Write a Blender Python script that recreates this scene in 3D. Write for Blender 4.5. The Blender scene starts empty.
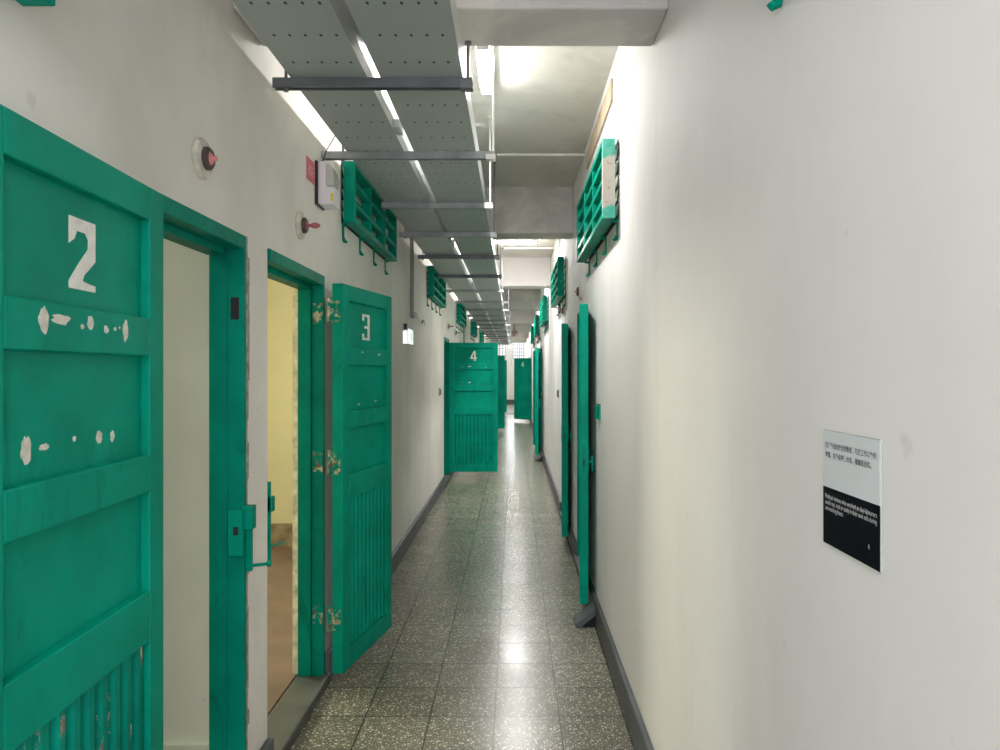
import bpy, bmesh, math, random
from mathutils import Vector, Matrix
random.seed(7)
SC = bpy.context.scene
COL = SC.collection
PI = math.pi

# ------------------------------------------------------------------ materials
class N:
    def __init__(s, name):
        s.m = bpy.data.materials.new(name); s.m.use_nodes = True
        s.t = s.m.node_tree; s.b = s.t.nodes['Principled BSDF']
        s.tc = None
    def n(s, typ, **kw):
        x = s.t.nodes.new(typ)
        for k, v in kw.items(): setattr(x, k, v)
        return x
    def l(s, a, b): s.t.links.new(a, b)
    def co(s, scale=(1, 1, 1)):
        if s.tc is None: s.tc = s.n('ShaderNodeTexCoord')
        mp = s.n('ShaderNodeMapping'); mp.inputs['Scale'].default_value = scale
        s.l(s.tc.outputs['Object'], mp.inputs['Vector']); return mp.outputs['Vector']
    def noise(s, scale, detail=4, rough=.55, co=None, dist=0):
        x = s.n('ShaderNodeTexNoise'); x.inputs['Scale'].default_value = scale
        x.inputs['Detail'].default_value = detail; x.inputs['Roughness'].default_value = rough
        x.inputs['Distortion'].default_value = dist
        s.l(co or s.co(), x.inputs['Vector']); return x.outputs['Fac']
    def ramp(s, fac, stops):
        r = s.n('ShaderNodeValToRGB'); e = r.color_ramp.elements
        while len(e) < len(stops): e.new(.5)
        for q, (p, c) in zip(e, stops):
            q.position = p; q.color = (*c, 1) if not isinstance(c, (int, float)) else (c, c, c, 1)
        s.l(fac, r.inputs['Fac']); return r.outputs['Color']
    def mix(s, fac, a, b, mode='MIX'):
        x = s.n('ShaderNodeMix', data_type='RGBA', blend_type=mode)
        for sock, v in ((x.inputs[0], fac), (x.inputs[6], a), (x.inputs[7], b)):
            if hasattr(v, 'links') or isinstance(v, bpy.types.NodeSocket): s.l(v, sock)
            elif isinstance(v, (int, float)): sock.default_value = v if sock == x.inputs[0] else (v, v, v, 1)
            else: sock.default_value = (*v, 1)
        return x.outputs[2]
    def math(s, op, a, b=0, c=None):
        x = s.n('ShaderNodeMath', operation=op)
        for i, v in enumerate((a, b) if c is None else (a, b, c)):
            if isinstance(v, bpy.types.NodeSocket): s.l(v, x.inputs[i])
            else: x.inputs[i].default_value = v
        return x.outputs[0]
    def set(s, **kw):
        for k, v in kw.items():
            k = k.replace('_', ' ').title() if k not in ('IOR',) else k
            sock = s.b.inputs[k]
            if isinstance(v, bpy.types.NodeSocket): s.l(v, sock)
            elif isinstance(v, tuple): sock.default_value = (*v, 1)
            else: sock.default_value = v
    def bump(s, h, strength=.3, dist=.01):
        x = s.n('ShaderNodeBump'); x.inputs['Strength'].default_value = strength
        x.inputs['Distance'].default_value = dist
        s.l(h, x.inputs['Height']); s.l(x.outputs[0], s.b.inputs['Normal'])

def plaster(name, base, dark, rough=.7, patch=.5, stain=None, stain_amt=.5):
    k = N(name)
    big = k.noise(.9, 5, .6); fine = k.noise(14, 6, .65)
    col = k.mix(k.ramp(big, [(.35, 0), (.68, 1)]), dark, base)
    streak = k.noise(1.4, 5, .6, k.co((1, 2.2, .5)))
    sm = k.ramp(streak, [(.52, 0), (.75, 1)])
    col = k.mix(k.math('MULTIPLY', sm, .22), col, tuple(v * .72 for v in dark))
    spots = k.noise(9, 3, .6)
    col = k.mix(k.math('MULTIPLY', k.ramp(spots, [(.70, 0), (.76, 1)]), .28), col, tuple(v * .55 for v in dark))
    if stain:
        st = k.noise(1.6, 6, .65, None, .6)
        col = k.mix(k.math('MULTIPLY', k.ramp(st, [(.48, 0), (.6, 1)]), stain_amt), col, stain)
    k.set(base_color=col, roughness=rough)
    h = k.math('ADD', k.math('MULTIPLY', fine, .35), k.noise(3.2, 4, .6))
    k.bump(h, .16, .02)
    return k.m

def green_paint(name, base=(.0, .285, .180), dark=(.0, .195, .124), peel=None, thr=.6, peelscale=9, vert=False):
    k = N(name)
    n1 = k.noise(2.6, 5, .65); n2 = k.noise(5, 6, .7, k.co((1, 1, .45)), 1.2)
    col = k.mix(k.ramp(n1, [(.35, 0), (.65, 1)]), dark, base)
    col = k.mix(k.math('MULTIPLY', k.ramp(n2, [(.57, 0), (.72, 1)]), .62), col, tuple(v * .40 for v in dark))
    ln = k.noise(30, 3, .5, k.co((1, 1, .12)))
    col = k.mix(k.math('MULTIPLY', k.ramp(ln, [(.62, 0), (.8, 1)]), .12), col, (.01, .40, .27))
    if peel:
        p = k.noise(peelscale, 7, .7, k.co((1.6, 1.6, .45)) if vert else k.co())
        msk = k.ramp(p, [(thr, 0), (thr + .012, 1)])
        pc = k.mix(k.ramp(k.noise(26, 4), [(.4, 0), (.6, 1)]), tuple(v * .22 for v in peel), peel)
        col = k.mix(msk, col, pc)
        k.bump(k.math('SUBTRACT', 1, msk), .5, .002)
    else:
        k.bump(k.noise(35, 4), .12, .004)
    k.set(base_color=col, roughness=k.ramp(n2, [(.3, .38), (.7, .52)]))
    k.b.inputs['Specular IOR Level'].default_value = .05
    return k.m

def plain(name, col, rough=.5, metal=0., var=.12, scale=12, emit=0):
    k = N(name)
    nz = k.noise(scale, 4)
    c = k.mix(k.ramp(nz, [(.3, 0), (.7, 1)]), tuple(v * (1 - var) for v in col), tuple(min(1, v * (1 + var)) for v in col))
    k.set(base_color=c, roughness=rough, metallic=metal)
    if emit:
        k.b.inputs['Emission Color'].default_value = (*col, 1); k.b.inputs['Emission Strength'].default_value = emit
    return k.m

def terrazzo():
    k = N('terrazzo_tile')
    co = k.co()
    v1 = k.n('ShaderNodeTexVoronoi'); v1.inputs['Scale'].default_value = 82; k.l(co, v1.inputs['Vector'])
    v2 = k.n('ShaderNodeTexVoronoi'); v2.inputs['Scale'].default_value = 190; k.l(co, v2.inputs['Vector'])
    ch1 = k.n('ShaderNodeSeparateColor'); k.l(v1.outputs['Color'], ch1.inputs[0])
    ch2 = k.n('ShaderNodeSeparateColor'); k.l(v2.outputs['Color'], ch2.inputs[0])
    d1 = k.math('LESS_THAN', v1.outputs['Distance'], .42); d2 = k.math('LESS_THAN', v2.outputs['Distance'], .45)
    m1 = k.math('MULTIPLY', d1, k.math('GREATER_THAN', ch1.outputs[0], .55))
    m2 = k.math('MULTIPLY', d2, k.math('GREATER_THAN', ch2.outputs[1], .5))
    base = k.mix(k.noise(1.3, 4), (.105, .102, .075), (.15, .145, .108))
    chip = k.mix(ch1.outputs[2], (.26, .25, .18), (.62, .59, .46))
    chip2 = k.mix(ch2.outputs[2], (.05, .052, .042), (.46, .445, .34))
    col = k.mix(m2, base, chip2); col = k.mix(m1, col, chip)
    sp = k.n('ShaderNodeSeparateXYZ'); k.l(co, sp.inputs[0])
    def line(o, off, per, w):
        f = k.math('FRACT', k.math('DIVIDE', k.math('ADD', o, off), per))
        a = k.math('ABSOLUTE', k.math('SUBTRACT', f, .5))
        return k.math('GREATER_THAN', a, .5 - w / per / 2)
    lx = line(sp.outputs[0], 30.09, .30, .0075); ly = line(sp.outputs[1], 30.04, .31, .0075)
    # each tile a slightly different tone
    fx = k.math('FLOOR', k.math('DIVIDE', k.math('ADD', sp.outputs[0], 30.09), .30))
    fy = k.math('FLOOR', k.math('DIVIDE', k.math('ADD', sp.outputs[1], 30.04), .31))
    wn = k.n('ShaderNodeTexWhiteNoise', noise_dimensions='2D')
    cb = k.n('ShaderNodeCombineXYZ'); k.l(fx, cb.inputs[0]); k.l(fy, cb.inputs[1]); k.l(cb.outputs[0], wn.inputs['Vector'])
    tone = k.math('MULTIPLY_ADD', wn.outputs['Value'], .22, .89)
    col = k.mix(1, col, tone, 'MULTIPLY')
    dirt = k.ramp(k.noise(2.1, 4, .5), [(.25, .86), (.75, 1)])
    col = k.mix(1, col, dirt, 'MULTIPLY')
    col = k.mix(k.math('MULTIPLY', lx, .85), col, (.015, .015, .013)); col = k.mix(k.math('MULTIPLY', ly, .85), col, (.02, .02, .017))
    k.set(base_color=col, roughness=k.ramp(k.noise(2.0, 3, .5), [(.25, .20), (.75, .27)]))
    k.b.inputs['Specular IOR Level'].default_value = .2
    tn = k.n('ShaderNodeTexNoise'); tn.inputs['Scale'].default_value = 5; tn.inputs['Detail'].default_value = 2; k.l(co, tn.inputs['Vector'])
    h = k.math('SUBTRACT', tn.outputs['Fac'], k.math('MULTIPLY', k.math('MAXIMUM', lx, ly), .25))
    k.bump(h, .10, .01)
    return k.m

def tray_metal():
    k = N('perforated_tray_steel')
    co = k.co(); sp = k.n('ShaderNodeSeparateXYZ'); k.l(co, sp.inputs[0])
    fx = k.math('SUBTRACT', k.math('FRACT', k.math('DIVIDE', k.math('ADD', sp.outputs[0], 10.0), .052)), .5)
    fy = k.math('SUBTRACT', k.math('FRACT', k.math('DIVIDE', k.math('ADD', sp.outputs[1], 10.1165), .215)), .5)
    fx = k.math('MULTIPLY', fx, .052 / .0052); fy = k.math('MULTIPLY', fy, .215 / .010)
    r = k.math('ADD', k.math('MULTIPLY', fx, fx), k.math('MULTIPLY', fy, fy))
    inr = k.math('LESS_THAN', k.math('ABSOLUTE', sp.outputs[0]), .13)
    hole = k.math('MULTIPLY', k.math('LESS_THAN', r, 1), inr)
    c = k.mix(k.noise(3, 5), (.31, .355, .34), (.39, .43, .415))
    c = k.mix(hole, c, (.012, .012, .013))
    k.set(base_color=c, roughness=.42, metallic=.25)
    return k.m

M = {}
M['wall_l'] = plaster('old_white_plaster', (.83, .805, .74), (.62, .60, .535), stain=(.60, .58, .51), stain_amt=.30)
M['wall_r'] = plaster('white_plaster', (.84, .825, .805), (.76, .745, .725))
M['slab'] = plaster('ceiling_plaster', (.82, .775, .71), (.64, .605, .55), stain=(.45, .43, .38), stain_amt=.4)
M['beam'] = plaster('beam_plaster', (.56, .56, .535), (.46, .46, .435), stain=(.72, .69, .61), stain_amt=.8)
M['beam_lit'] = plaster('beam_lit_plaster', (.76, .71, .69), (.66, .62, .6))  # lit copy of the beam plaster, with the lamplight put into its colour
M['cell_pale'] = plaster('cell_pale_plaster', (.72, .74, .60), (.60, .615, .48))
M['cell_yellow'] = plaster('cell_yellow_plaster', (.63, .59, .335), (.54, .50, .28))
M['green'] = green_paint('green_gloss_paint')
M['green_frame'] = green_paint('green_frame_paint', (.0, .225, .145), (.0, .14, .092))
M['green_grille'] = green_paint('green_grille_paint', (.0, .26, .168), (.0, .16, .105), peel=(.5, .6, .5), thr=.69)
M['green_worn'] = green_paint('green_worn_paint', (.01, .42, .29), (.0, .28, .19), peel=(.58, .50, .42), thr=.5, peelscale=4, vert=True)
M['green_slats'] = green_paint('green_flaking_paint', (.0, .26, .175), (.0, .14, .095), peel=(.55, .50, .38), thr=.60, peelscale=13, vert=True)
def worn_board():
    k = N('worn_board_paint')
    sp = k.n('ShaderNodeSeparateXYZ'); k.l(k.co(), sp.inputs[0])
    zn = k.math('ABSOLUTE', k.math('SUBTRACT', sp.outputs[2], .18))
    v = k.math('SUBTRACT', k.math('MULTIPLY', k.noise(16, 5, .6), .16), k.math('SUBTRACT', zn, .06))
    m = k.ramp(v, [(.0, 0), (.012, 1)])
    g = k.mix(k.ramp(k.noise(12, 4), [(.4, 0), (.62, 1)]), (.02, .43, .30), (.12, .55, .42))
    bg = k.mix(k.ramp(k.noise(45, 3), [(.62, 0), (.72, 1)]), (.56, .52, .45), (.25, .19, .13))
    k.set(base_color=k.mix(m, g, bg), roughness=.6); return k.m
M['worn_board'] = worn_board()
M['hinge'] = green_paint('chipped_hinge_paint', (.0, .25, .16), (.0, .17, .11), peel=(.55, .52, .34), thr=.515, peelscale=22)
M['cream_edge'] = plain('bare_cream_edge', (.68, .66, .45), .8, var=.4, scale=18)
M['mortar'] = plain('rough_grey_mortar', (.27, .265, .24), .95, var=.55, scale=30)
M['white_paint'] = plain('faded_white_paint', (.72, .72, .66), .6, var=.14, scale=40)
M['chip'] = plain('exposed_cream_primer', (.62, .60, .52), .8, var=.2, scale=60)
M['skirt'] = plain('dark_grey_skirting_paint', (.062, .069, .074), .5, var=.3, scale=5)
M['concrete'] = plain('threshold_concrete', (.055, .06, .05), .55, var=.35, scale=7)
M['wood_floor'] = plain('brown_cell_floor', (.14, .092, .062), .5, var=.25, scale=4)
M['brown_base'] = plain('brown_peeling_base', (.22, .17, .095), .8, var=.5, scale=9)
M['terrazzo'] = terrazzo()
M['tray'] = tray_metal()
M['rail'] = plain('galvanised_rail', (.56, .58, .575), .36, .55, .1, 6)
M['strut'] = plain('dark_strut_steel', (.12, .13, .137), .42, .5, .2, 10)
M['strut_grey'] = plain('grey_strut_steel', (.25, .265, .265), .42, .5, .2, 10)
M['rod'] = plain('threaded_rod_steel', (.20, .205, .205), .45, .6)
M['rod_white'] = plain('pale_rod', (.72, .71, .67), .5)
M['plastic'] = plain('off_white_plastic', (.72, .70, .72), .38, var=.05)
M['lens'] = plain('smoky_lens_plastic', (.50, .49, .47), .25, var=.06)
M['black'] = plain('black_plastic', (.012, .012, .014), .45)
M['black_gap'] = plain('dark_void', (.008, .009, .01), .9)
M['yellow'] = plain('yellow_sticker', (.75, .55, .03), .5)
M['pink'] = plain('faded_red_paper', (.62, .14, .18), .6, var=.12)
M['pink_print'] = plain('pale_pink_print', (.78, .42, .45), .6)
M['disc'] = plain('old_wood_disc', (.55, .52, .43), .75, var=.3, scale=25)
M['ring'] = plain('dark_bakelite', (.045, .028, .025), .4, var=.3)
M['bulb'] = plain('pink_red_bulb', (.62, .20, .19), .35, var=.2, scale=30)
M['bulb_dark'] = plain('dark_red_bulb', (.36, .075, .09), .3, var=.25, scale=40)
M['glass_slat'] = plain('pale_frosted_glass', (.48, .52, .42), .3, var=.35, scale=5)
M['board'] = plain('bare_tan_wood', (.50, .39, .27), .75, var=.25, scale=9)
M['sign_white'] = plain('frosted_sign_white', (.70, .74, .77), .3, var=.03)
M['sign_navy'] = plain('sign_navy', (.002, .002, .0065), .3, var=.1); M['sign_navy'].node_tree.nodes['Principled BSDF'].inputs['Specular IOR Level'].default_value = .05
M['sign_edge'] = plain('sign_glass_edge', (.38, .43, .38), .2)
M['ink'] = plain('dark_grey_ink', (.05, .055, .06), .5)
M['ink_white'] = plain('pale_ink', (.70, .72, .74), .5)
M['tube'] = plain('fluorescent_tube', (1, .97, .92), .4, emit=120)
M['exit_face'] = plain('lit_exit_face', (.92, 1, .93), .4, var=.02, emit=.75)
M['exit_green'] = plain('exit_green', (.06, .62, .36), .4, emit=.06)
M['exit_body'] = plain('exit_body_grey', (.42, .44, .42), .45)
M['conduit'] = plain('grey_conduit', (.30, .31, .29), .5, .2)
M['conduit_white'] = plain('white_conduit', (.80, .79, .74), .45)
M['fan'] = plain('brown_fan_metal', (.10, .045, .03), .5)
M['fan_pale'] = plain('fan_guard', (.20, .12, .085), .5)
M['window_bar'] = plain('window_bar_grey', (.30, .30, .31), .5)
M['pane'] = plain('pale_daylit_frosted_pane', (.80, .88, .97), .25, var=.05, emit=.55)

# ------------------------------------------------------------------ mesh helpers
class B:
    """collects shapes (in world or local metres) into ONE mesh"""
    def __init__(s): s.bm = bmesh.new()
    def box(s, x0, x1, y0, y1, z0, z1):
        if x0 > x1: x0, x1 = x1, x0
        if y0 > y1: y0, y1 = y1, y0
        v = [s.bm.verts.new((x, y, z)) for x in (x0, x1) for y in (y0, y1) for z in (z0, z1)]
        for f in ((0, 1, 3, 2), (4, 6, 7, 5), (0, 4, 5, 1), (2, 3, 7, 6), (0, 2, 6, 4), (1, 5, 7, 3)):
            s.bm.faces.new([v[i] for i in f])
        return s
    def prism(s, pts, off):
        """polygon pts (3D) extruded by vector off"""
        off = Vector(off); a = [s.bm.verts.new(p) for p in pts]; b = [s.bm.verts.new(Vector(p) + off) for p in pts]
        n = len(pts)
        s.bm.faces.new(a); s.bm.faces.new(b[::-1])
        for i in range(n): s.bm.faces.new((a[i], b[i], b[(i + 1) % n], a[(i + 1) % n]))
        return s
    def lathe(s, origin, axis, prof, n=24):
        """prof: list of (distance along axis, radius)"""
        axis = Vector(axis).normalized(); u = axis.orthogonal().normalized(); w = axis.cross(u); o = Vector(origin)
        rings = []
        for h, r in prof:
            rings.append([s.bm.verts.new(o + axis * h + (u * math.cos(2 * PI * i / n) + w * math.sin(2 * PI * i / n)) * max(r, 1e-5)) for i in range(n)])
        for a, b in zip(rings, rings[1:]):
            for i in range(n): s.bm.faces.new((a[i], a[(i + 1) % n], b[(i + 1) % n], b[i]))
        s.bm.faces.new(rings[0][::-1]); s.bm.faces.new(rings[-1])
        return s
    def cyl(s, p, q, r, n=12):
        d = Vector(q) - Vector(p); return s.lathe(p, d, [(0, r), (d.length, r)], n)
    def tube(s, pts, r, n=8):
        pts = [Vector(p) for p in pts]
        rings = []; u = None
        for i, p in enumerate(pts):
            t = (pts[min(i + 1, len(pts) - 1)] - pts[max(i - 1, 0)]).normalized()
            u = t.orthogonal().normalized() if u is None else (u - t * u.dot(t)).normalized()
            w = t.cross(u)
            rings.append([s.bm.verts.new(p + (u * math.cos(2 * PI * k / n) + w * math.sin(2 * PI * k / n)) * r) for k in range(n)])
        for a, b in zip(rings, rings[1:]):
            for i in range(n): s.bm.faces.new((a[i], a[(i + 1) % n], b[(i + 1) % n], b[i]))
        s.bm.faces.new(rings[0][::-1]); s.bm.faces.new(rings[-1])
        return s
    def build(s, name, mat, parent=None, bevel=0, smooth=False, world=True):
        """world=True: vertices are in world metres, shifted to the parent's (or own) origin"""
        bmesh.ops.recalc_face_normals(s.bm, faces=s.bm.faces[:])
        me = bpy.data.meshes.new(name)
        o = bpy.data.objects.new(name, me)
        if parent is not None:
            if world:
                r = parent
                off = Vector(r.location)
                while r.parent is not None: r = r.parent; off += Vector(r.location)
                bmesh.ops.translate(s.bm, verts=s.bm.verts[:], vec=-off)
        s.bm.to_mesh(me); s.bm.free()
        me.materials.append(M[mat])
        if smooth:
            for p in me.polygons: p.use_smooth = True
            md = o.modifiers.new('edge', 'EDGE_SPLIT'); md.split_angle = math.radians(40)
        if bevel:
            md = o.modifiers.new('bevel', 'BEVEL'); md.width = bevel; md.segments = 2; md.limit_method = 'ANGLE'
        COL.objects.link(o)
        if parent is not None: o.parent = parent
        return o

def tag(o, label, cat, group=None):
    o['label'] = label; o['category'] = cat; o['kind'] = 'thing'
    if group: o['group'] = group
    return o
def thing(name, label, cat, loc=(0, 0, 0), rz=0, group=None):
    o = bpy.data.objects.new(name, None); o.empty_display_size = .1
    o.location = loc; o.rotation_euler = (0, 0, rz); COL.objects.link(o)
    return tag(o, label, cat, group)
def struct(name, b, mat, **kw):
    o = b.build(name, mat, **kw)
    if kw.get('parent') is None: o['kind'] = 'structure'
    return o
def struct_root(name, loc):
    o = bpy.data.objects.new(name, None); o.empty_display_size = .1
    o.location = loc; COL.objects.link(o); o['kind'] = 'structure'
    return o
def dup(root, loc, rz=None, label=None):
    r = root.copy(); COL.objects.link(r); r.location = loc
    if rz is not None: r.rotation_euler = (0, 0, rz)
    if label: r['label'] = label
    for ch in list(root.children):
        c = ch.copy(); COL.objects.link(c); c.parent = r
        for g in list(ch.children):
            d = g.copy(); COL.objects.link(d); d.parent = c
    return r

# ------------------------------------------------------------------ dimensions (camera at origin, looking along +Y)
EYE = 1.6; F = 740.0; VX, VY = 514.0, 372.0
L, R = -.98, .54            # faces of the two corridor walls
WT = .12                    # wall thickness
CZ, BZ = 3.285, 2.863         # ceiling slab, beam underside
Y0, Y1 = -1.6, 37.0
DH, DZ = 1.95, .093         # door leaf height and the gap under it

# ------------------------------------------------------------------ room shell
struct('floor', B().box(-1.12, .68, Y0, Y1 + .2, -.12, 0), 'terrazzo')
struct('ceiling', B().box(-3.8, 3.2, Y0, Y1 + .2, CZ, CZ + .16), 'slab')
struct('floor_left', B().box(-3.8, -1.12, Y0, Y1 + .2, -.12, .045), 'wood_floor')
struct('floor_right', B().box(.68, 3.2, Y0, Y1 + .2, -.12, .045), 'wood_floor')

left_open = [(1.93, 2.70), (2.94, 3.82), (10.33, 11.18), (18.85, 19.74), (26.75, 27.64)]
right_open = [(5.56, 6.30), (7.52, 8.26), (14.14, 14.88), (16.06, 16.80), (22.62, 23.36)]
OT = 2.095
def wall(x0, x1, opens):
    b = B(); y = Y0
    for a, c in opens:
        b.box(x0, x1, y, a, 0, CZ); b.box(x0, x1, a, c, OT, CZ); y = c
    b.box(x0, x1, y, Y1, 0, CZ)
    return b
struct('wall_left', wall(L - WT, L, left_open), 'wall_l')
struct('wall_right', wall(R, R + WT, right_open), 'wall_r')
struct('wall_outer_left', B().box(-3.72, -3.6, Y0, Y1 + .1, 0, CZ), 'cell_pale')
struct('wall_outer_right', B().box(3.0, 3.12, Y0, Y1 + .1, 0, CZ), 'cell_pale')
# end wall with two high windows
b = B()
ww = [(-.72, -.42), (-.06, .50)]
b.box(-1.2, .7, Y1, Y1 + .12, 0, 2.25); b.box(-1.2, .7, Y1, Y1 + .12, 3.12, CZ)
for a, c in ((-1.2, -.72), (-.42, -.06), (.50, .7)): b.box(a, c, Y1, Y1 + .12, 2.25, 3.12)
struct('wall_end', b, 'wall_r')
for i, (a, c) in enumerate(ww):
    w = struct_root('window_%d' % (i + 1), ((a + c) / 2, Y1 + .06, 2.25))
    f = B()
    f.box(a, a + .03, Y1 + .01, Y1 + .08, 2.25, 3.12); f.box(c - .03, c, Y1 + .01, Y1 + .08, 2.25, 3.12)
    f.box(a, c, Y1 + .01, Y1 + .08, 2.25, 2.28); f.box(a, c, Y1 + .01, Y1 + .08, 3.09, 3.12)
    nv = 2 if i == 0 else 5
    for k in range(1, nv): f.box(a + (c - a) * k / nv - .014, a + (c - a) * k / nv + .014, Y1 + .02, Y1 + .05, 2.25, 3.12)
    for k in range(1, 5): f.box(a, c, Y1 + .02, Y1 + .05, 2.25 + .174 * k - .012, 2.25 + .174 * k + .012)
    f.build('window_frame', 'window_bar', w)
    B().box(a + .01, c - .01, Y1 + .055, Y1 + .065, 2.26, 3.11).build('pane', 'pane', w)
# cell partitions
struct('wall_partition_1', B().box(-3.6, L - WT, 2.80, 2.90, 0, CZ), 'cell_pale')
p2 = B().box(-3.6, L - WT, 6.6, 6.7, .25, CZ)
struct('wall_partition_2', p2, 'cell_yellow')
struct('trim_7', B().box(-3.6, L - WT, 6.585, 6.7, .045, .25), 'brown_base')
struct('wall_partition_3', B().box(-3.6, L - WT, -1.1, -1.0, 0, CZ), 'cell_pale')
struct('wall_partition_4', B().box(-3.6, L - WT, 13.0, 13.1, 0, CZ), 'cell_pale')
struct('wall_partition_5', B().box(R + WT, 3.0, 6.75, 6.85, 0, CZ), 'cell_pale')
struct('wall_partition_6', B().box(-3.6, L - WT, 2.90, 2.912, .045, CZ), 'cell_yellow')
struct('trim_8', B().box(-3.6, L - WT - .001, 2.775, 2.80, .045, .2), 'cell_pale')

# ceiling beams
for i, y in enumerate([2.57 + 4.16 * q for q in range(8)]):
    o = struct('ceiling_beam', B().box(L, R, y, y + .31, BZ, CZ + .02), 'beam_lit' if i in (2, 4) else 'beam', bevel=.012)

# skirting boards, broken at the doorways
def skirt(name, x0, x1, opens):
    y = Y0; b = B()
    for a, c in opens + [(Y1, Y1)]:
        if a - y > .02: b.box(x0, x1, y, a, 0, .15)
        y = c
    return struct(name, b, 'skirt', bevel=.006)
skirt('baseboard_left', L, L + .028, left_open)
skirt('baseboard_right', R - .026, R, right_open)
struct('baseboard_end', B().box(-.97, R - .03, Y1 - .03, Y1, 0, .22), 'skirt')
struct('trim_9', B().box(-.95, R - .03, 28.2, 28.36, 0, .02), 'ring')

# door frames and thresholds
def frame(i, y0, y1, side, near_slim=False):
    s = 1 if side == 'left' else -1
    X = L if s > 0 else R
    r = struct_root('door_%d' % i, (X - s * .06, (y0 + y1) / 2, 0))
    xf, xm, xb = X + s * .004, X - s * .058, X - s * (WT + .004)
    def jamb(ya, dirn):
        b = B(); w1, w2 = .022, .045
        if i == 2 and dirn > 0: ya -= .0215; w2 = .022
        if i == 1 and dirn < 0: w2 = .0235
        b.box(X - s * .012 if (i == 2 and dirn > 0) else xf, xm, ya, ya + dirn * w1, .0, OT); b.box(xm, xb, ya, ya + dirn * w2, .0, OT)
        return b.build('jamb', 'green_frame', r, bevel=.003)
    jamb(y0, 1); jamb(y1, -1)
    b = B(); b.box(xf, xm, y0 + .022, y1 - .022, OT - .05, OT); b.box(xm, xb, y0 + .045, y1 - .045, OT - .075, OT)
    b.build('head', 'green_frame', r, bevel=.003)
    B().box(X + s * .034, X - s * (WT + .01), y0 + .046, y1 - .046, 0, .052).build('threshold', 'concrete', r, bevel=.008)
    B().box(X + s * .036, X - s * .004, y0 + .0005, y0 + .046, 0, .05).build('threshold', 'concrete', r, bevel=.008)
    B().box(X + s * .036, X - s * .004, y1 - .046, y1 - .0005, 0, .05).build('threshold', 'concrete', r, bevel=.008)
    return r
frames = [frame(i + 1, a, c, 'left') for i, (a, c) in enumerate(left_open)]
frames += [frame(i + 6, a, c, 'right') for i, (a, c) in enumerate(right_open)]

# lock keep, strike hole, mortar on the far jamb of the first doorway
f1 = frames[0]
yj = 2.70
B().box(L - .045, L + .006, yj - .049, yj - .022, .94, 1.105).build('lock_plate', 'green', f1, bevel=.003)
B().box(L - .026, L - .008, yj - .0505, yj - .049, 1.015, 1.045).build('keyhole', 'black_gap', f1)
B().box(L - .002, L + .036, yj - .03, yj + .012, 1.03, 1.115).build('lock_box', 'green', f1, bevel=.003)
g = B(); g.box(L + .005, L + .026, yj - .012, yj + .006, .875, 1.03); g.cyl((L + .02, yj - .005, .895), (L + .075, yj + .02, .895), .006)
g.lathe((L + .07, yj + .018, .895), (1, .4, 0), [(0, .006), (.004, .012), (.014, .012), (.018, .006)])
g.build('bolt_lever', 'green', f1, bevel=.002)
B().box(L - .045, L - .015, yj - .0235, yj - .021, 1.79, 1.87).build('strike_hole', 'black_gap', f1)
b = B(); rnd = random.Random(3); zz = .02
while zz < OT - .02:
    h = rnd.uniform(.05, .16); w = rnd.uniform(.012, .035)
    b.box(L, L + .0035, yj, yj + w, zz, min(zz + h, OT)); zz += h
b.build('mortar_edge', 'mortar', f1)
# strike bracket, hinge leaves and pale edge of the second doorway
f2 = frames[1]
g = B(); g.box(L - .055, L + .004, 2.962, 2.975, .84, 1.16); g.box(L - .02, L + .012, 2.962, 2.998, 1.04, 1.10)
g.cyl((L, 2.975, .90), (L + .03, 3.06, .895), .004)
g.build('strike_plate', 'green', f2, bevel=.002)
for z in (1.90, 1.14, .36):
    B().box(L - .052, L - .002, 3.82 - .026, 3.82 - .0215, z - .053, z + .053).build('hinge_leaf', 'hinge', f2, bevel=.001)
b = B(); rnd = random.Random(5); zz = .06
while zz < OT - .08:
    h = rnd.uniform(.06, .2)
    b.box(L - WT - .03, L - WT - .004, 3.776, 3.776 + rnd.uniform(.02, .04), zz, min(zz + h, OT - .08)); zz += h
b.build('bare_edge', 'cream_edge', f2)

# ------------------------------------------------------------------ cell doors
def numeral(ch, w, h):
    """polygons of a stencilled numeral in a w x h box"""
    if ch == '2':
        P = [[(0, 1), (.2, .70), (.28, .81), (.3, .82)], [(0, 1), (0, .62), (.2, .70)], [(0, 1), (.3, .82), (.6, .82), (1, 1)],
             [(.6, .82), (.72, .74), (.71, .60), (1, .45), (1, 1)], [(.71, .60), (.35, .36), (.56, .22), (.78, .33), (1, .45)],
             [(.35, .36), (0, .1), (0, 0), (.5, 0), (.5, .13), (.56, .22)], [(.5, 0), (1, 0), (1, .09), (.78, .10), (.5, .13)]]
    elif ch == '3':
        P = [[(0, .9), (.42, .9), (.42, 1), (0, 1)], [(.5, .9), (1, .9), (1, 1), (.5, 1)], [(0, .76), (.24, .74), (.24, .885), (0, .885)],
             [(.72, .56), (1, .56), (1, .89), (.72, .89)], [(.3, .45), (.62, .45), (.62, .55), (.3, .55)], [(.66, .45), (1, .45), (1, .55), (.66, .55)],
             [(.72, .11), (1, .11), (1, .44), (.72, .44)], [(0, .0), (.42, .0), (.42, .1), (0, .1)], [(.5, 0), (1, 0), (1, .1), (.5, .1)], [(0, .115), (.24, .115), (.24, .25), (0, .23)]]
    else:
        P = [[(0, .36), (.24, .36), (.6, .88), (.6, 1), (.5, 1)], [(0, .2), (.54, .2), (.54, .355), (0, .355)], [(.58, 0), (.82, 0), (.82, 1), (.6, 1), (.6, .88), (.58, .85)],
             [(.84, .2), (1, .2), (1, .355), (.84, .355)]]
    return [[(u * w, v * h) for u, v in p] for p in P]

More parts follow.
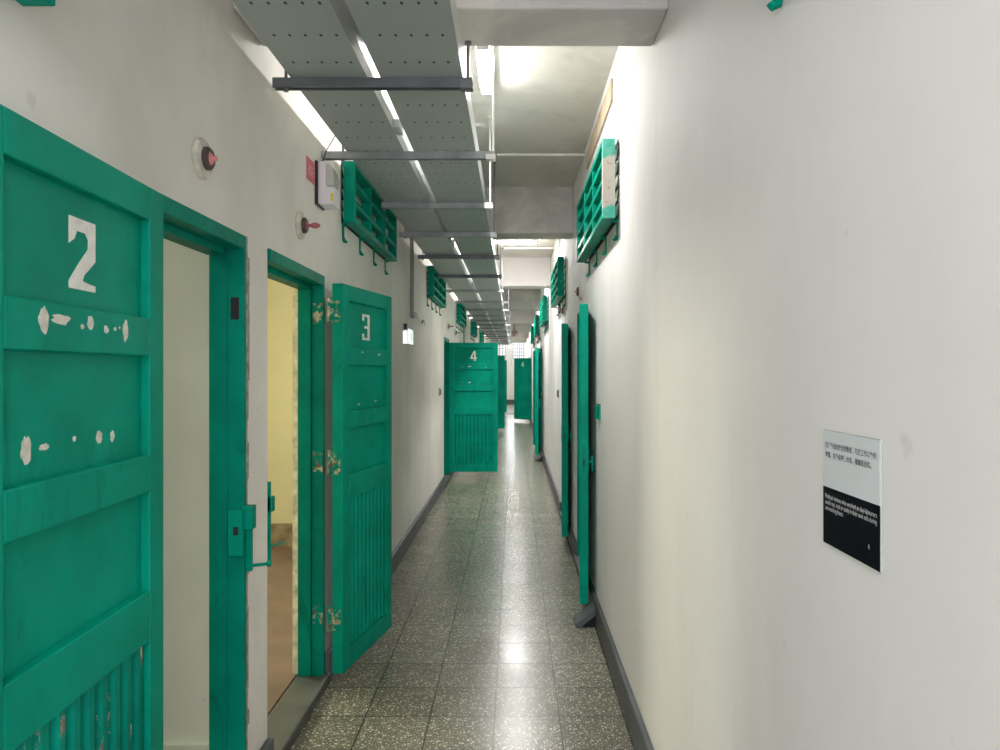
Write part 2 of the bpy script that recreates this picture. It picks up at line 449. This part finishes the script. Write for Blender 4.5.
def blob(rnd, cx, cz, rx, rz):
    n = 17
    return [(cx + math.cos(2 * PI * i / n) * rx * rnd.uniform(.72, 1.15), cz + math.sin(2 * PI * i / n) * rz * rnd.uniform(.72, 1.12)) for i in range(n)]

T = .058
def leaf_parts(root, W, hinge='left', num=None, numw=.10, numh=.15, chips=None, slat_mat='green', hinge_vis=True, numc=None):
    """door leaf in local metres: x from the viewer's left edge, front face at y=0, z from the leaf's bottom"""
    H = DH; st = .078
    zr = [(0, .105), (.865, .985), (1.22, 1.31), (1.545, 1.635), (1.87, H)]     # rails
    b = B()
    b.box(0, st, 0, T, 0, H); b.box(W - st, W, 0, T, 0, H)
    for a, c in zr: b.box(st, W - st, 0, T, a, c)
    b.build('leaf_frame', 'green', root, bevel=.0035, world=False)
    for a, c in ((.985, 1.22), (1.31, 1.545), (1.635, 1.87)):
        B().box(st - .002, W - st + .002, .021, T - .021, a - .002, c + .002).build('panel', 'green', root, world=False)
    b = B(); b.box(st - .002, W - st + .002, .024, T - .024, .103, .867)
    n = 10; pw = (W - 2 * st) / n
    for k in range(n):
        x = st + pw * k
        for yy, d in ((.024, -1), (T - .024, 1)):
            pts = [(x + pw * .10, yy, .106), (x + pw * .28, yy + d * .014, .106), (x + pw * .66, yy + d * .014, .106), (x + pw * .84, yy, .106)]
            b.prism(pts, (0, 0, .757))
    b.build('slatted_panel', slat_mat, root, world=False)
    hx, sg = (0, -1) if hinge == 'left' else (W, 1)
    for z in (1.81, 1.05, .27):
        h = B(); h.box(hx, hx + sg * .004, .012, T + .004, z - .053, z + .053)
        h.cyl((hx + sg * .007, T + .012, z - .056), (hx + sg * .007, T + .012, z + .056), .0085)
        h.lathe((hx + sg * .007, T + .012, z + .056), (0, 0, 1), [(0, .0085), (.004, .011), (.012, .006)])
        h.build('hinge', 'hinge', root, world=False)
    fx = W if hinge == 'left' else 0; q = -1 if hinge == 'left' else 1
    k = B(); k.box(fx + q * .012, fx + q * .062, -.003, -.0003, .87, 1.02); k.box(fx + q * .012, fx + q * .062, T + .0003, T + .005, .87, 1.02)
    k.lathe((fx + q * .037, T + .005, .92), (0, 1, 0), [(0, .008), (.02, .008)], 12); k.lathe((fx + q * .037, -.003, .915), (0, -1, 0), [(0, .007), (.002, .007)], 12)
    k.tube([(fx + q * .037, T + .022, .96), (fx + q * .037, T + .028, .92), (fx + q * .037, T + .024, .86)], .005)
    k.build('latch', 'green', root, bevel=.001, world=False)
    e = B(); e.box(fx - q * .0012, fx, .017, .040, .86, 1.03)
    e.build('lock_edge_plate', 'green_frame', root, world=False)
    B().box(fx - q * .0022, fx - q * .0012, .024, .034, .90, .94).build('keyhole', 'black_gap', root, world=False)
    if num:
        cx, cz = numc or (W / 2, 1.75)
        b = B()
        for p in numeral(num, numw, numh):
            b.prism([(cx - numw / 2 + u, .0208, cz - numh / 2 + v) for u, v in p], (0, -.0011, 0))
        b.build('number', 'white_paint', root, world=False)['label'] = 'white stencilled number ' + num
    if chips:
        rnd = random.Random(11)
        for (x, z, rx, rz, face) in chips:
            y = 0 if face == 'rail' else .021
            B().prism([(u, y - .0001, v) for u, v in blob(rnd, x, z, rx, rz)], (0, -.0009, 0)).build('paint_chip', 'chip', root, world=False)

def door_at(left, right, label, **kw):
    """left,right: the floor positions (x,y) of the leaf's front face edges as the viewer sees them"""
    d = Vector((right[0] - left[0], right[1] - left[1]))
    r = thing('cell_door', label, 'door', (left[0], left[1], DZ), math.atan2(d.y, d.x), 'green cell doors along the corridor')
    leaf_parts(r, kw.pop('W', d.length), **kw)
    return r

# door 2: folded back, near the camera
door_at((-.842, 1.150), (-.874, 1.848), 'large green panelled door marked 2, folded back nearest the camera on the left', hinge='right', num='2', numw=.100, numh=.143,
        numc=(.358, 1.745), slat_mat='green_slats',
        chips=[(.188, 1.600, .015, .026, 'rail'), (.244, 1.606, .030, .011, 'rail'), (.349, 1.606, .012, .016, 'rail'), (.318, 1.597, .006, .005, 'rail'), (.412, 1.597, .010, .008, 'rail'),
               (.45, 1.60, .005, .004, 'rail'), (.498, 1.598, .012, .024, 'rail'), (.47, 1.604, .003, .003, 'rail'),
               (.171, 1.368, .015, .026, 'p'), (.225, 1.368, .016, .007, 'p'), (.328, 1.374, .006, .006, 'p'), (.424, 1.369, .013, .015, 'p'), (.481, 1.366, .009, .013, 'p')])
door_at((-.853, 3.690), (-.722, 4.375), 'green panelled door marked 3, swung back beside the yellow-lit doorway', hinge='left', num='3', numw=.105, numh=.14,
        chips=[(.25, 1.612, .012, .004, 'rail'), (.49, 1.605, .016, .006, 'rail'), (.25, 1.335, .012, .006, 'p'), (.49, 1.345, .012, .005, 'p')])
door_at((-.974, 11.15), (-.244, 11.17), 'green panelled door marked 4, standing straight across the corridor from the left wall', hinge='left', num='4', numw=.095, numh=.15,
        chips=[(.20, 1.585, .006, .006, 'rail'), (.31, 1.592, .022, .006, 'rail'), (.545, 1.583, .006, .006, 'rail'), (.30, 1.35, .02, .006, 'p'), (.19, 1.35, .006, .004, 'p')])
door_at((-.974, 19.70), (-.244, 19.71), 'green door edge showing just right of and behind the door marked 4', hinge='left')
door_at((-.974, 27.60), (-.264, 27.61), 'farthest green door on the left, a thin sliver behind two others', hinge='left')
# right side
door_at((.497, 5.52), (.424, 4.80), 'green door on the right standing edge-on above the dark slanted wedge, nearest on that wall', hinge='left')
door_at((.505, 7.48), (.434, 6.76), 'second green edge-on door on the right wall, behind the nearest one', hinge='left')
door_at((.455, 14.12), (.384, 13.40), 'far green edge-on door on the right wall with a small wedge below it', hinge='left')
door_at((.465, 16.03), (.394, 15.31), 'thin green edge-on door sliver just behind the one with the small far wedge', hinge='left')
door_at((.0, 23.78), (.522, 23.28), 'small far green door standing half open from the right wall with a pale number', hinge='right', num='4', numw=.10, numh=.15)

# doorstop wedges under two right-hand doors
def wedge(y, x0, x1, label):
    r = thing('door_wedge', label, 'doorstop', ((x0 + x1) / 2, y + .08, 0))
    B().prism([(x0, y, 0.0), (x0 + .03, y, 0.0), (x1, y, .08), (x1, y, .118), (x0, y, .026)], (0, .165, 0)).build('sloping_slab', 'skirt', r, bevel=.004)
    B().prism([(x0 + .045, y + .012, 0.0), (x1 - .001, y + .012, 0.0), (x1 - .001, y + .012, .08)], (0, .15, 0)).build('shade_block', 'black_gap', r)  # near-black filler painted in as the shade beneath the sloping slab
wedge(4.62, .385, .512, 'dark grey sloping wedge on the floor below the nearest right-hand door')
wedge(13.22, .375, .512, 'small dark wedge on the floor below the far right-hand doors')

# wall-side hold-open catches and bracket
r = thing('door_catch', 'small green door catch fixed on the right wall behind the nearest edge-on door', 'door catch', (R, 4.70, 1.34))
B().box(R - .012, R, 4.60, 4.72, 1.30, 1.40).build('plate', 'green', r, bevel=.003)
g = B(); g.box(R - .03, R - .012, 4.64, 4.67, 1.31, 1.39); g.build('catch', 'green_frame', r, bevel=.003)

def grey_catch(x0, x1, y, label):
    r = thing('door_catch', label, 'door catch', ((x0 + x1) / 2, y, 1.34))
    B().box(x0, x1, y - .03, y + .03, 1.29, 1.39).build('plate', 'conduit', r, bevel=.003)
    xm = x1 if x0 < 0 else x0; q = .014 if x0 < 0 else -.014
    B().box(xm, xm + q, y - .012, y + .012, 1.30, 1.38).build('catch', 'strut', r, bevel=.002)
grey_catch(L + .0005, L + .012, 9.67, 'small grey door catch on the left wall just before the door marked 4')
grey_catch(R - .012, R - .0005, 8.9, 'small grey door catch on the right wall beyond the second edge-on door')

# ------------------------------------------------------------------ barred window grilles
def grille(side, y0, length, z0, z1, front, back, cols, rows, label, end_mat='green_grille', idx=0):
    s = 1 if side == 'left' else -1
    X = L if s > 0 else R
    r = thing('window_grille', label, 'window grille', (back, y0 + length / 2, z0), 0, 'green wooden window grilles on the %s wall' % side)
    t = .028; y1 = y0 + length
    b = B(); b.box(front, back, y0 + t, y1 - t, z0, z0 + t); b.box(front, back, y0 + t, y1 - t, z1 - t, z1); b.box(front, back, y1 - t, y1, z0, z1)
    b.build('frame', 'green_grille', r, bevel=.003)
    e = B().box(front, back, y0, y0 + t, z0, z1).build('end_board', end_mat, r, bevel=.003)
    if end_mat != 'green_grille': e['label'] = 'end board with the green paint worn off to beige'
    for k in range(1, cols):
        y = y0 + length * k / cols
        B().box(front - s * .004, front - s * .06 if abs(front - back) > .07 else back, y - t / 2, y + t / 2, z0 + t, z1 - t).build('upright', 'green_grille', r, bevel=.002)
    for k in range(1, rows):
        z = z0 + (z1 - z0) * k / rows
        B().box(front - s * .006, front - s * .05, y0 + t, y1 - t, z - .014, z + .014).build('crossbar', 'green_grille', r, bevel=.002)
    for k in range(4 if (idx or side != 'left') else 0):
        y = y0 + .06 + (length - .12) * k / 3
        h = B(); h.box(X + s * .0005, X + s * .008, y - .014, y + .014, z0 - .09, z0 + .01)
        h.box(X + s * .006, back + s * .012, y - .014, y + .014, z0 - .012, z0 - .001)
        h.tube([(X + s * .006, y, z0 - .082), (X + s * .010, y, z0 - .098), (X + s * .018, y, z0 - .102), (X + s * .023, y, z0 - .094)], .010)
        h.build('hook', 'green_frame', r)
    # louvred window in the wall behind it
    w = struct_root('window_%d' % (idx + 3), (X, y0 + length / 2, z0))
    B().box(X + s * .0004, X + s * .003, y0 + .03, y1 - .03, z0 + .0, z1 + .01).build('dark_backing', 'black_gap', w)  # dark sheet on the uncut wall, coloured as the shade inside a window recess
    n = 5; hgt = (z1 - z0 - .03) / n
    b = B()
    for k in range(n):
        z = z0 + .02 + hgt * k
        b.prism([(X + s * .003, y0 + .035, z + hgt * .75), (X + s * .006, y0 + .035, z + hgt * .78), (X + s * .013, y0 + .035, z + .004), (X + s * .010, y0 + .035, z)], (0, length - .07, 0))
    b.build('louvre', 'glass_slat', w)
    return r
nm = ['cut off at the picture top', 'beside the white emergency lamp', 'second along from the emergency lamp', 'third along, above the door marked 4', 'fourth along, behind the door marked 4', 'fifth along, farthest']
for i in range(6):
    y = -.05 + 4.16 * i if i != 1 else 4.17
    dz = -.13 if i == 0 else 0
    grille('left', y, 1.5, 2.445 + dz, 2.79 + dz, -.897, -.962, 3, 3, 'green box grille high on the left wall, ' + nm[i], idx=i)
nr = ['only a hook showing at the picture top', 'large one with beige worn end board', 'just past the large worn one', 'third along, seen as a bright strip', 'fourth along, seen as a bright strip', 'fifth along, farthest strip']
for i, (y, ln) in enumerate([(.0, 1.55), (3.78, 1.56), (7.66, 1.45), (11.5, 1.5), (15.35, 1.5), (19.2, 1.5)]):
    up = .05 if i == 0 else 0
    grille('right', y, ln, 2.388 + up, 2.795 + up, .452, .517, 3, 4, 'green box grille high on the right wall, ' + nr[i], end_mat='worn_board' if i == 1 else 'green_grille', idx=i + 6)

# bare boards near the ceiling on the right wall
tag(B().box(R - .014, R, 4.03, 5.40, 3.075, 3.20).build('timber_board', 'board', bevel=.002), 'bare tan timber board fixed near the ceiling above the large worn grille', 'board')
tag(B().box(R - .014, R, 8.6, 9.9, 3.075, 3.20).build('timber_board', 'board', bevel=.002), 'bare timber board near the ceiling past the stained second beam', 'board')

# ------------------------------------------------------------------ indicator lamps
def indicator(side, y, z, label, long=True):
    s = 1 if side == 'left' else -1; X = L if s > 0 else R
    r = thing('indicator_lamp', label, 'indicator lamp', (X, y, z), 0, 'round red indicator lamps over the doorways')
    ax = (s, 0, 0)
    B().lathe((X, y, z), ax, [(0, .062), (.008, .064), (.016, .058), (.019, .045)], 32).build('base_disc', 'disc', r, smooth=True)
    B().lathe((X + s * .018, y, z), ax, [(0, .036), (.012, .036), (.018, .030), (.018, .022), (.010, .02)], 28).build('socket_ring', 'ring', r, smooth=True)
    if long:
        pr = [(0, .018), (.012, .017), (.018, .008), (.026, .007), (.034, .012), (.048, .014), (.060, .010), (.068, .004)]
        m = 'bulb_dark'
    else:
        pr = [(0, .020), (.004, .021), (.009, .017), (.012, .010), (.014, .008), (.024, .008), (.026, .003)]; m = 'bulb'
    B().lathe((X + s * .028, y, z), ax, pr, 20).build('bulb', m, r, smooth=True)
    return r
indicator('left', 2.31, 2.266, 'round indicator lamp with stubby pink bulb, over the open doorway beside door 2', False)
indicator('left', 3.375, 2.268, 'round indicator lamp with long pointed red bulb, over the yellow-lit doorway')
indicator('left', 10.85, 2.27, 'dark indicator lamp over the doorway of the door marked 4, nearer of two')
indicator('left', 12.2, 2.25, 'dark indicator lamp just beyond the doorway of the door marked 4')
indicator('right', 5.98, 2.25, 'red indicator lamp on the right wall just under the large worn grille', False)
indicator('right', 7.85, 2.25, 'red indicator lamp on the right wall above the second edge-on door', False)
indicator('right', 14.5, 2.26, 'tiny red indicator lamp on the right wall over the far doors')
indicator('right', 16.4, 2.26, 'tiniest red indicator lamp on the right wall, furthest over the far doors')

# ------------------------------------------------------------------ notice, emergency lamp, exit sign, conduit
r = thing('paper_sign', 'small faded red paper notice on the left wall beside the emergency lamp', 'notice', (L, 3.57, 2.57))
B().box(L + .0005, L + .0025, 3.488, 3.655, 2.515, 2.622).build('sheet', 'pink', r)
b = B()
for k, (a, c) in enumerate([(3.53, 3.60), (3.515, 3.625), (3.515, 3.61)]):
    z = 2.585 - .017 * k
    yy = a
    while yy < c: b.box(L + .0026, L + .0029, yy, yy + .008, z - .003, z + .004); yy += .012
b.build('faint_print', 'pink_print', r)

r = thing('emergency_wall_lamp', 'white plastic emergency lamp high on the left wall beside the red notice', 'emergency light', (L, 3.77, 2.43))
B().box(L + .0005, L + .012, 3.634, 3.786, 2.424, 2.642).build('back_plate', 'black', r, bevel=.004)
B().box(L + .012, L + .056, 3.64, 3.78, 2.426, 2.64).build('body', 'plastic', r, bevel=.014)
B().box(L + .05, L + .094, 3.643, 3.775, 2.426, 2.515).build('front_box', 'plastic', r, bevel=.008)
b = B(); b.prism([(L + .05, 3.645, 2.518), (L + .088, 3.645, 2.518), (L + .091, 3.645, 2.565), (L + .084, 3.645, 2.605), (L + .07, 3.645, 2.628), (L + .05, 3.645, 2.634)], (0, .128, 0))
b.build('lens', 'lens', r, bevel=.008)
B().box(L + .078, L + .090, 3.6418, 3.6429, 2.440, 2.482).build('warning_sticker', 'yellow', r)
B().tube([(L + .03, 3.66, 2.638), (L + .045, 3.685, 2.70), (L + .09, 3.715, 2.80)], .003).build('wire', 'black', r)

r = thing('exit_sign', 'glowing white and green exit sign low under the conduit on the left wall', 'exit sign', (L, 6.75, 1.95))
B().box(L + .0005, L + .045, 6.52, 6.84, 1.845, 2.03).build('housing', 'exit_body', r, bevel=.006)
B().box(L + .045, L + .05, 6.53, 6.83, 1.852, 1.98).build('face', 'exit_face', r)
B().box(L + .012, L + .04, 6.505, 6.52, 1.975, 2.025).build('end_cap', 'black', r, bevel=.003)
B().box(L + .004, L + .042, 6.514, 6.5205, 1.85, 1.965).build('side_glow', 'exit_face', r)
# running figure and doorway pictogram on the face
b = B(); xf = L + .0505
def fq(pts): b.prism([(xf, 6.68 + u * 1.3, 1.917 + v * 1.15) for u, v in pts], (.0008, 0, 0))
fq([(.03, -.045), (.038, -.045), (.038, .045), (.03, .045)]); fq([(.03, .038), (.09, .038), (.09, .045), (.03, .045)]); fq([(.083, -.045), (.09, -.045), (.09, .045), (.083, .045)])
fq([(.0, .028), (.012, .034), (.02, .026), (.014, .016), (.002, .018)])
fq([(-.018, .014), (.008, .014), (.004, -.012), (-.012, -.012)]); fq([(.004, -.010), (-.004, -.014), (.02, -.028), (.026, -.022)])
fq([(-.006, -.012), (-.014, -.010), (-.038, -.036), (-.03, -.042)]); fq([(.006, .014), (.028, .002), (.026, -.004), (.004, .006)]); fq([(-.016, .014), (-.03, .0), (-.036, .004), (-.02, .016)])
b.build('pictogram', 'exit_green', r)

r = thing('wall_conduit', 'grey conduit running down the left wall to a small junction box above the exit sign', 'conduit', (L, 7.08, 2.12))
b = B(); b.cyl((L + .014, 7.06, 2.17), (L + .014, 7.06, 2.9), .012); b.cyl((L + .010, 6.97, 2.17), (L + .010, 6.97, 2.9), .008); b.build('pipe', 'conduit', r, smooth=True)
B().box(L + .0005, L + .04, 6.98, 7.12, 2.115, 2.17).build('junction_box', 'conduit', r, bevel=.004)
g = B(); g.lathe((L + .04, 7.09, 2.155), (1, 0, 0), [(0, .009), (.02, .009)]); g.lathe((L + .04, 7.09, 2.125), (1, 0, 0), [(0, .009), (.02, .009)])
g.build('cable_gland', 'conduit_white', r, smooth=True)
B().tube([(L + .05, 7.1, 2.125), (L + .06, 7.25, 2.09), (L + .05, 7.5, 2.075), (L + .03, 7.75, 2.10), (L + .02, 7.85, 2.125)], .006).build('cable', 'conduit_white', r, smooth=True)
B().box(L + .0005, L + .03, 7.83, 7.9, 2.105, 2.15).build('socket', 'conduit', r, bevel=.003)
r = tag(B().cyl((L + .02, 14.2, 2.09), (L + .02, 14.2, 2.88), .016).build('wall_conduit', 'conduit', smooth=True), 'thin grey conduit rising on the left wall behind the door marked 4', 'conduit')
for y, lab in ((5.66, 'white pipe crossing the ceiling before the stained beam'), (9.94, 'thin white pipe crossing the ceiling past the stained beam')):
    tag(B().cyl((-.13, y, CZ - .022), (R, y, CZ - .022), .012).build('ceiling_pipe', 'conduit_white', smooth=True), lab, 'pipe')
tag(B().lathe((-.235, 5.05, CZ), (0, 0, -1), [(0, .052), (.012, .052), (.022, .044), (.026, .02)], 28).build('ceiling_disc', 'plastic', smooth=True), 'small white round cover on the ceiling beside the cable tray', 'ceiling cover')

# ------------------------------------------------------------------ cable trays with their struts
TZ = EYE + 1.12; TY0, TY1 = .6, 31.0
for (x0, x1, lab) in ((-.850, -.558, 'left-hand lane of the long grey perforated cable tray, beside the left wall'), (-.509, -.194, 'right-hand lane of the long grey perforated cable tray, towards the corridor middle')):
    cx = (x0 + x1) / 2
    r = thing('cable_tray', lab, 'cable tray', (cx, 0, TZ), 0, 'pair of cable tray lanes')
    B().box(x0, x1, TY0, TY1, TZ, TZ + .004).build('perforated_bottom', 'tray', r)
    for (a, s) in ((x0, 1), (x1, -1)):
        B().box(a, a + s * .004, TY0, TY1, TZ + .004, TZ + .11).build('side_rail', 'rail', r)
        B().box(a - s * .0, a + s * .016, TY0, TY1, TZ + .11, TZ + .114).build('rail_lip', 'rail', r)
    if x0 < -.6:
        for k in range(8): B().box(x1 + .0005, x1 + .028, 3.42 + 3.1 * k, 3.54 + 3.1 * k, TZ + .012, TZ + .05).build('splice_plate', 'rail', r, bevel=.002)
bars = [1.75, 2.83, 3.77, 4.9, 5.94, 7.08, 8.52, 10.05, 11.6, 13.1, 14.5, 15.9, 17.3, 18.7, 20.1, 21.5, 22.9, 24.3, 25.7, 27.1, 28.6]
gr_y = [(4.08, 5.75)] + [(-.05 + 4.16 * i - .08, -.05 + 4.16 * i + 1.58) for i in (0, 2, 3, 4, 5)]
beams = [2.57 + 4.16 * q for q in range(8)]
ordw = {2.83: 'dark steel strut under the cable tray, thickest and nearest the camera', 3.77: 'steel strut under the cable tray reaching the wall by the emergency lamp',
        4.9: 'steel strut under the cable tray crossing in front of the emergency-lamp grille', 5.94: 'steel strut under the cable tray just past the emergency-lamp grille',
        7.08: 'dark steel strut under the cable tray above the exit-sign conduit', 8.52: 'dark steel strut under the tray at the near end of the second left grille', 10.05: 'thin steel strut under the tray past the second left grille'}
for y in bars:
    if y == 1.75: continue
    x0 = -.918
    if y == 3.77: x0 = L + .004
    if any(a < y < c for a, c in gr_y): x0 = -.874
    x1 = -.098 if y == 3.77 else -.16 if y == 2.83 else -.142
    hb = .037
    near = y < 10.5
    r = thing('support_strut', ordw.get(y, 'thin grey steel strut under the far stretch of cable tray'), 'strut', ((x0 + x1) / 2, y, TZ - hb), 0, None if near else 'far cable tray struts')
    b = B()   # channel section, open side down
    b.box(x0, x1, y - .02, y + .02, TZ - .004, TZ - .0008); b.box(x0, x1, y - .02, y - .017, TZ - hb, TZ - .004); b.box(x0, x1, y + .017, y + .02, TZ - hb, TZ - .004)
    b.box(x0, x1, y - .017, y - .009, TZ - hb, TZ - hb + .003); b.box(x0, x1, y + .009, y + .017, TZ - hb, TZ - hb + .003)
    b.box(x0 + .002, x1 - .002, y - .0165, y + .0165, TZ - hb + .012, TZ - .005)
    b.build('channel', 'strut' if y in (2.83, 7.08, 8.52) else 'strut_grey', r)
    B().box(x1 - .045, x1 + (.056 if not near else .004), y - .024, y + .024, TZ - hb - .004, TZ - hb + .02).build('end_cap', 'strut' if y == 2.83 else 'rod_white' if y in (3.77, 4.9, 5.94, 11.6) else 'strut_grey', r, bevel=.002)
    under = any(q <= y <= q + .31 for q in beams)
    for x in (max(x0 + .022, -.872), x1 - .008 if y == 3.77 else x1 + .046 if not near else x1 - .016):
        if x < -.84 and any(a < y < c for a, c in gr_y): x = -.862
        g = B().cyl((x, y, TZ - hb - .012), (x, y, BZ if under else CZ), .006, 10)
        g.lathe((x, y, TZ - hb - .01), (0, 0, 1), [(0, .011), (.009, .011)], 6)
        if near and y != 3.77: g.lathe((x, y, (BZ if under else CZ)), (0, 0, -1), [(0, .014), (.012, .014)], 6)
        g.build('hanger_rod', 'rod_white' if (y in (3.77, 4.9) and x > -.5) else 'rod', r)

# ------------------------------------------------------------------ fluorescent lights
fl = ['bright bare fluorescent light on the ceiling just past the nearest beam, beside the tray', 'bright bare fluorescent light on the ceiling past the stained beam', 'bare fluorescent light on the ceiling in the far bays above the cable tray']
LX = -.158; LY = [3.70, 8.9, 12.0, 16.2, 20.4, 24.6, 28.7, 32.9]
for i, y in enumerate([-.2] + LY):
    if i == 0: continue
    ln = .62
    r = thing('ceiling_light', fl[min(i - 1, 2)], 'light', (LX, y, CZ), 0, None if i < 3 else 'far ceiling lights')
    cross = (i == 2)
    LX = -.158 if i == 1 else .03
    r.location.x = LX
    if cross:
        yy = 9.32; r.location = (.0, yy, CZ)
        B().box(-.30, .30, yy - .035, yy + .035, CZ - .035, CZ - .0005).build('batten', 'plastic', r, bevel=.004)
        for q in (-.3, .28): B().box(q, q + .02, yy - .03, yy + .03, CZ - .07, CZ - .035).build('lamp_holder', 'plastic', r)
        B().cyl((-.28, yy, CZ - .055), (.28, yy, CZ - .055), .013, 16).build('tube', 'tube', r, smooth=True)
        continue
    B().box(LX - .042, LX + .042, y, y + ln, CZ - .035, CZ - .0005).build('batten', 'plastic', r, bevel=.004)
    for q in (y, y + ln - .02): B().box(LX - .03, LX + .03, q, q + .02, CZ - .07, CZ - .035).build('lamp_holder', 'plastic', r)
    B().cyl((LX, y + .02, CZ - .055), (LX, y + ln - .02, CZ - .055), .013, 16).build('tube', 'tube', r, smooth=True)

# ------------------------------------------------------------------ far end: fan and metal grille
r = thing('wall_fan', 'small round brown fan hanging high at the far end of the corridor', 'fan', (-.02, 22.5, 2.78))
B().cyl((.02, 22.55, 2.82), (.02, 22.55, CZ), .012).build('stem', 'fan', r)
B().lathe((.0, 22.62, 2.80), (.1, -1, -.1), [(0, .03), (.03, .055), (.09, .055), (.12, .03)]).build('motor', 'fan', r, smooth=True)
b = B()
for rad in (.12, .09, .055): b.tube([(math.cos(a) * rad, 22.48, 2.78 + math.sin(a) * rad) for a in [2 * PI * k / 24 for k in range(25)]], .006, 6)
for k in range(12): b.tube([(0, 22.47, 2.78), (math.cos(PI * k / 6) * .12, 22.48, 2.78 + math.sin(PI * k / 6) * .12)], .004, 5)
b.build('guard', 'fan_pale', r)
for k in range(3):
    a = 2 * PI * k / 3
    B().prism([(math.cos(a + t) * q, 22.50, 2.78 + math.sin(a + t) * q) for t, q in ((0, .02), (.0, .09), (.5, .105), (.9, .085), (1.0, .02))], (0, .006, 0)).build('blade', 'fan', r)

r = thing('security_grille', 'pale metal bar grille spanning the corridor high up before the end windows', 'grille', (-.2, 34.0, 2.7))
b = B(); y = 34.0
for z in (2.78, 3.0, 3.2): b.box(L + .01, R - .01, y, y + .03, z, z + .03)
b.build('rail', 'window_bar', r)
for k in range(15):
    x = L + .08 + k * .098
    B().box(x, x + .016, y + .008, y + .022, 2.6 if k % 4 else 1.9, CZ - .002).build('bar', 'window_bar', r)

# ------------------------------------------------------------------ text sign on the right wall
def text_mesh(body, width=None, size=.01, bold=0.0):
    cu = bpy.data.curves.new('t', 'FONT'); cu.body = body; cu.size = size; cu.offset = bold
    o = bpy.data.objects.new('t', cu); COL.objects.link(o)
    bpy.context.view_layer.update()
    me = bpy.data.meshes.new_from_object(o.evaluated_get(bpy.context.evaluated_depsgraph_get()))
    bpy.data.objects.remove(o)
    xs = [v.co.x for v in me.vertices]
    if xs and width:
        k = width / (max(xs) - min(xs)); x0 = min(xs)
        for v in me.vertices: v.co.x = (v.co.x - x0) * k
    return me
SX = R - .0032
r = thing('wall_sign', 'glass information sign, white above and navy below, on the right wall', 'sign', (R, 1.184, 1.40))
B().box(SX, R - .0003, 1.083, 1.285, 1.305, 1.501).build('glass_panel', 'sign_edge', r, bevel=.0015)
B().box(SX - .0006, SX, 1.0845, 1.2835, 1.4035, 1.4995).build('white_half', 'sign_white', r)
B().box(SX - .0006, SX, 1.0845, 1.2835, 1.3065, 1.4035).build('navy_half', 'sign_navy', r)
def wall_text(body, y_left, z, width, size, mat, name, bold=0):
    me = text_mesh(body, width, size, bold)
    rot = Matrix(((0, 0, -1, SX - .0012), (-1, 0, 0, y_left), (0, 1, 0, z), (0, 0, 0, 1)))
    me.transform(Matrix.Translation(-Vector(r.location)) @ rot)
    me.materials.append(M[mat])
    o = bpy.data.objects.new(name, me); COL.objects.link(o); o.parent = r
    o['label'] = 'line of sign lettering'
yl = 1.2725
wall_text('擔任外役的政治受難者，可於工作以外的', yl, 1.4715, .178, .0108, 'ink', 'lettering', .00012)
wall_text('時間，在外役押房休息、看書和自修。', yl, 1.4555, .163, .0108, 'ink', 'lettering', .00012)
wall_text('Political victims who worked as day-labourers', yl, 1.3845, .180, .0108, 'ink_white', 'lettering')
wall_text('could rest, read or study in their own cells during', yl, 1.3745, .180, .0108, 'ink_white', 'lettering')
wall_text('non-working hours.', yl, 1.3645, .068, .0108, 'ink_white', 'lettering')
wall_text('6', 1.119, 1.333, .0045, .0105, 'ink_white', 'lettering')

# ------------------------------------------------------------------ lamps
def area(name, loc, size, power, col, rot=(0, 0, 0), sy=None):
    ld = bpy.data.lights.new(name, 'AREA'); ld.energy = power; ld.color = col
    ld.shape = 'RECTANGLE'; ld.size = size; ld.size_y = sy or size
    o = bpy.data.objects.new(name, ld); o.location = loc; o.rotation_euler = rot; COL.objects.link(o)
    return o
area('cell_lamp', (-2.5, .9, 3.2), .5, 20, (.97, 1, .92))
area('cell_lamp', (-2.4, 5.3, 3.2),   .5, 4, (1, .96, .84))
o = area('cell_window_lamp', (-3.4, 4.85, 2.2), .7, 70, (1, .94, .74)); o.rotation_euler = Vector((2.42, -1.45, -.95)).to_track_quat('-Z', 'Y').to_euler()
area('cell_lamp', (-2.4, 10.8, 3.2), .5, 25, (1, .97, .9))
# unseen fill lamp added overhead behind the camera, and the open end of the corridor
LX = -.158
area('corridor_fill', (-.1, -.55, 3.25), .9, 22, (1, .985, .98), sy=.12)
for y in LY: area('tube_lamp', (LX if y < 5 else .03, y + .31, CZ - .085), .10, 24 if y < 5 else 46, (1, .98, .95), sy=.6)
area('window_lamp', (-.1, 36.8, 2.6), 1.0, 22, (.9, .95, 1), rot=(-PI / 2, 0, 0), sy=.8)
w = bpy.data.worlds.new('World'); SC.world = w; w.use_nodes = True
bg = w.node_tree.nodes['Background']; bg.inputs[0].default_value = (.93, .91, 1.0, 1); bg.inputs[1].default_value = 3.3

# ------------------------------------------------------------------ camera
cam = bpy.data.cameras.new('camera'); co = bpy.data.objects.new('camera', cam); COL.objects.link(co)
co.location = (0, 0, EYE); co.rotation_euler = (PI / 2, 0, 0)
cam.sensor_width = 36; cam.lens = F / 1000 * 36
cam.shift_x = -(VX - 500) / 1000; cam.shift_y = (VY - 375) / 1000
cam.clip_start = .05; cam.clip_end = 120
SC.camera = co
SC.view_settings.view_transform = 'Standard'
SC.view_settings.look = 'None'
SC.view_settings.exposure = .3
SC.view_settings.gamma = 1.12
SC.cycles.use_denoising = True
SC.cycles.max_bounces = 10; SC.cycles.diffuse_bounces = 6
SC.cycles.sample_clamp_indirect = 8
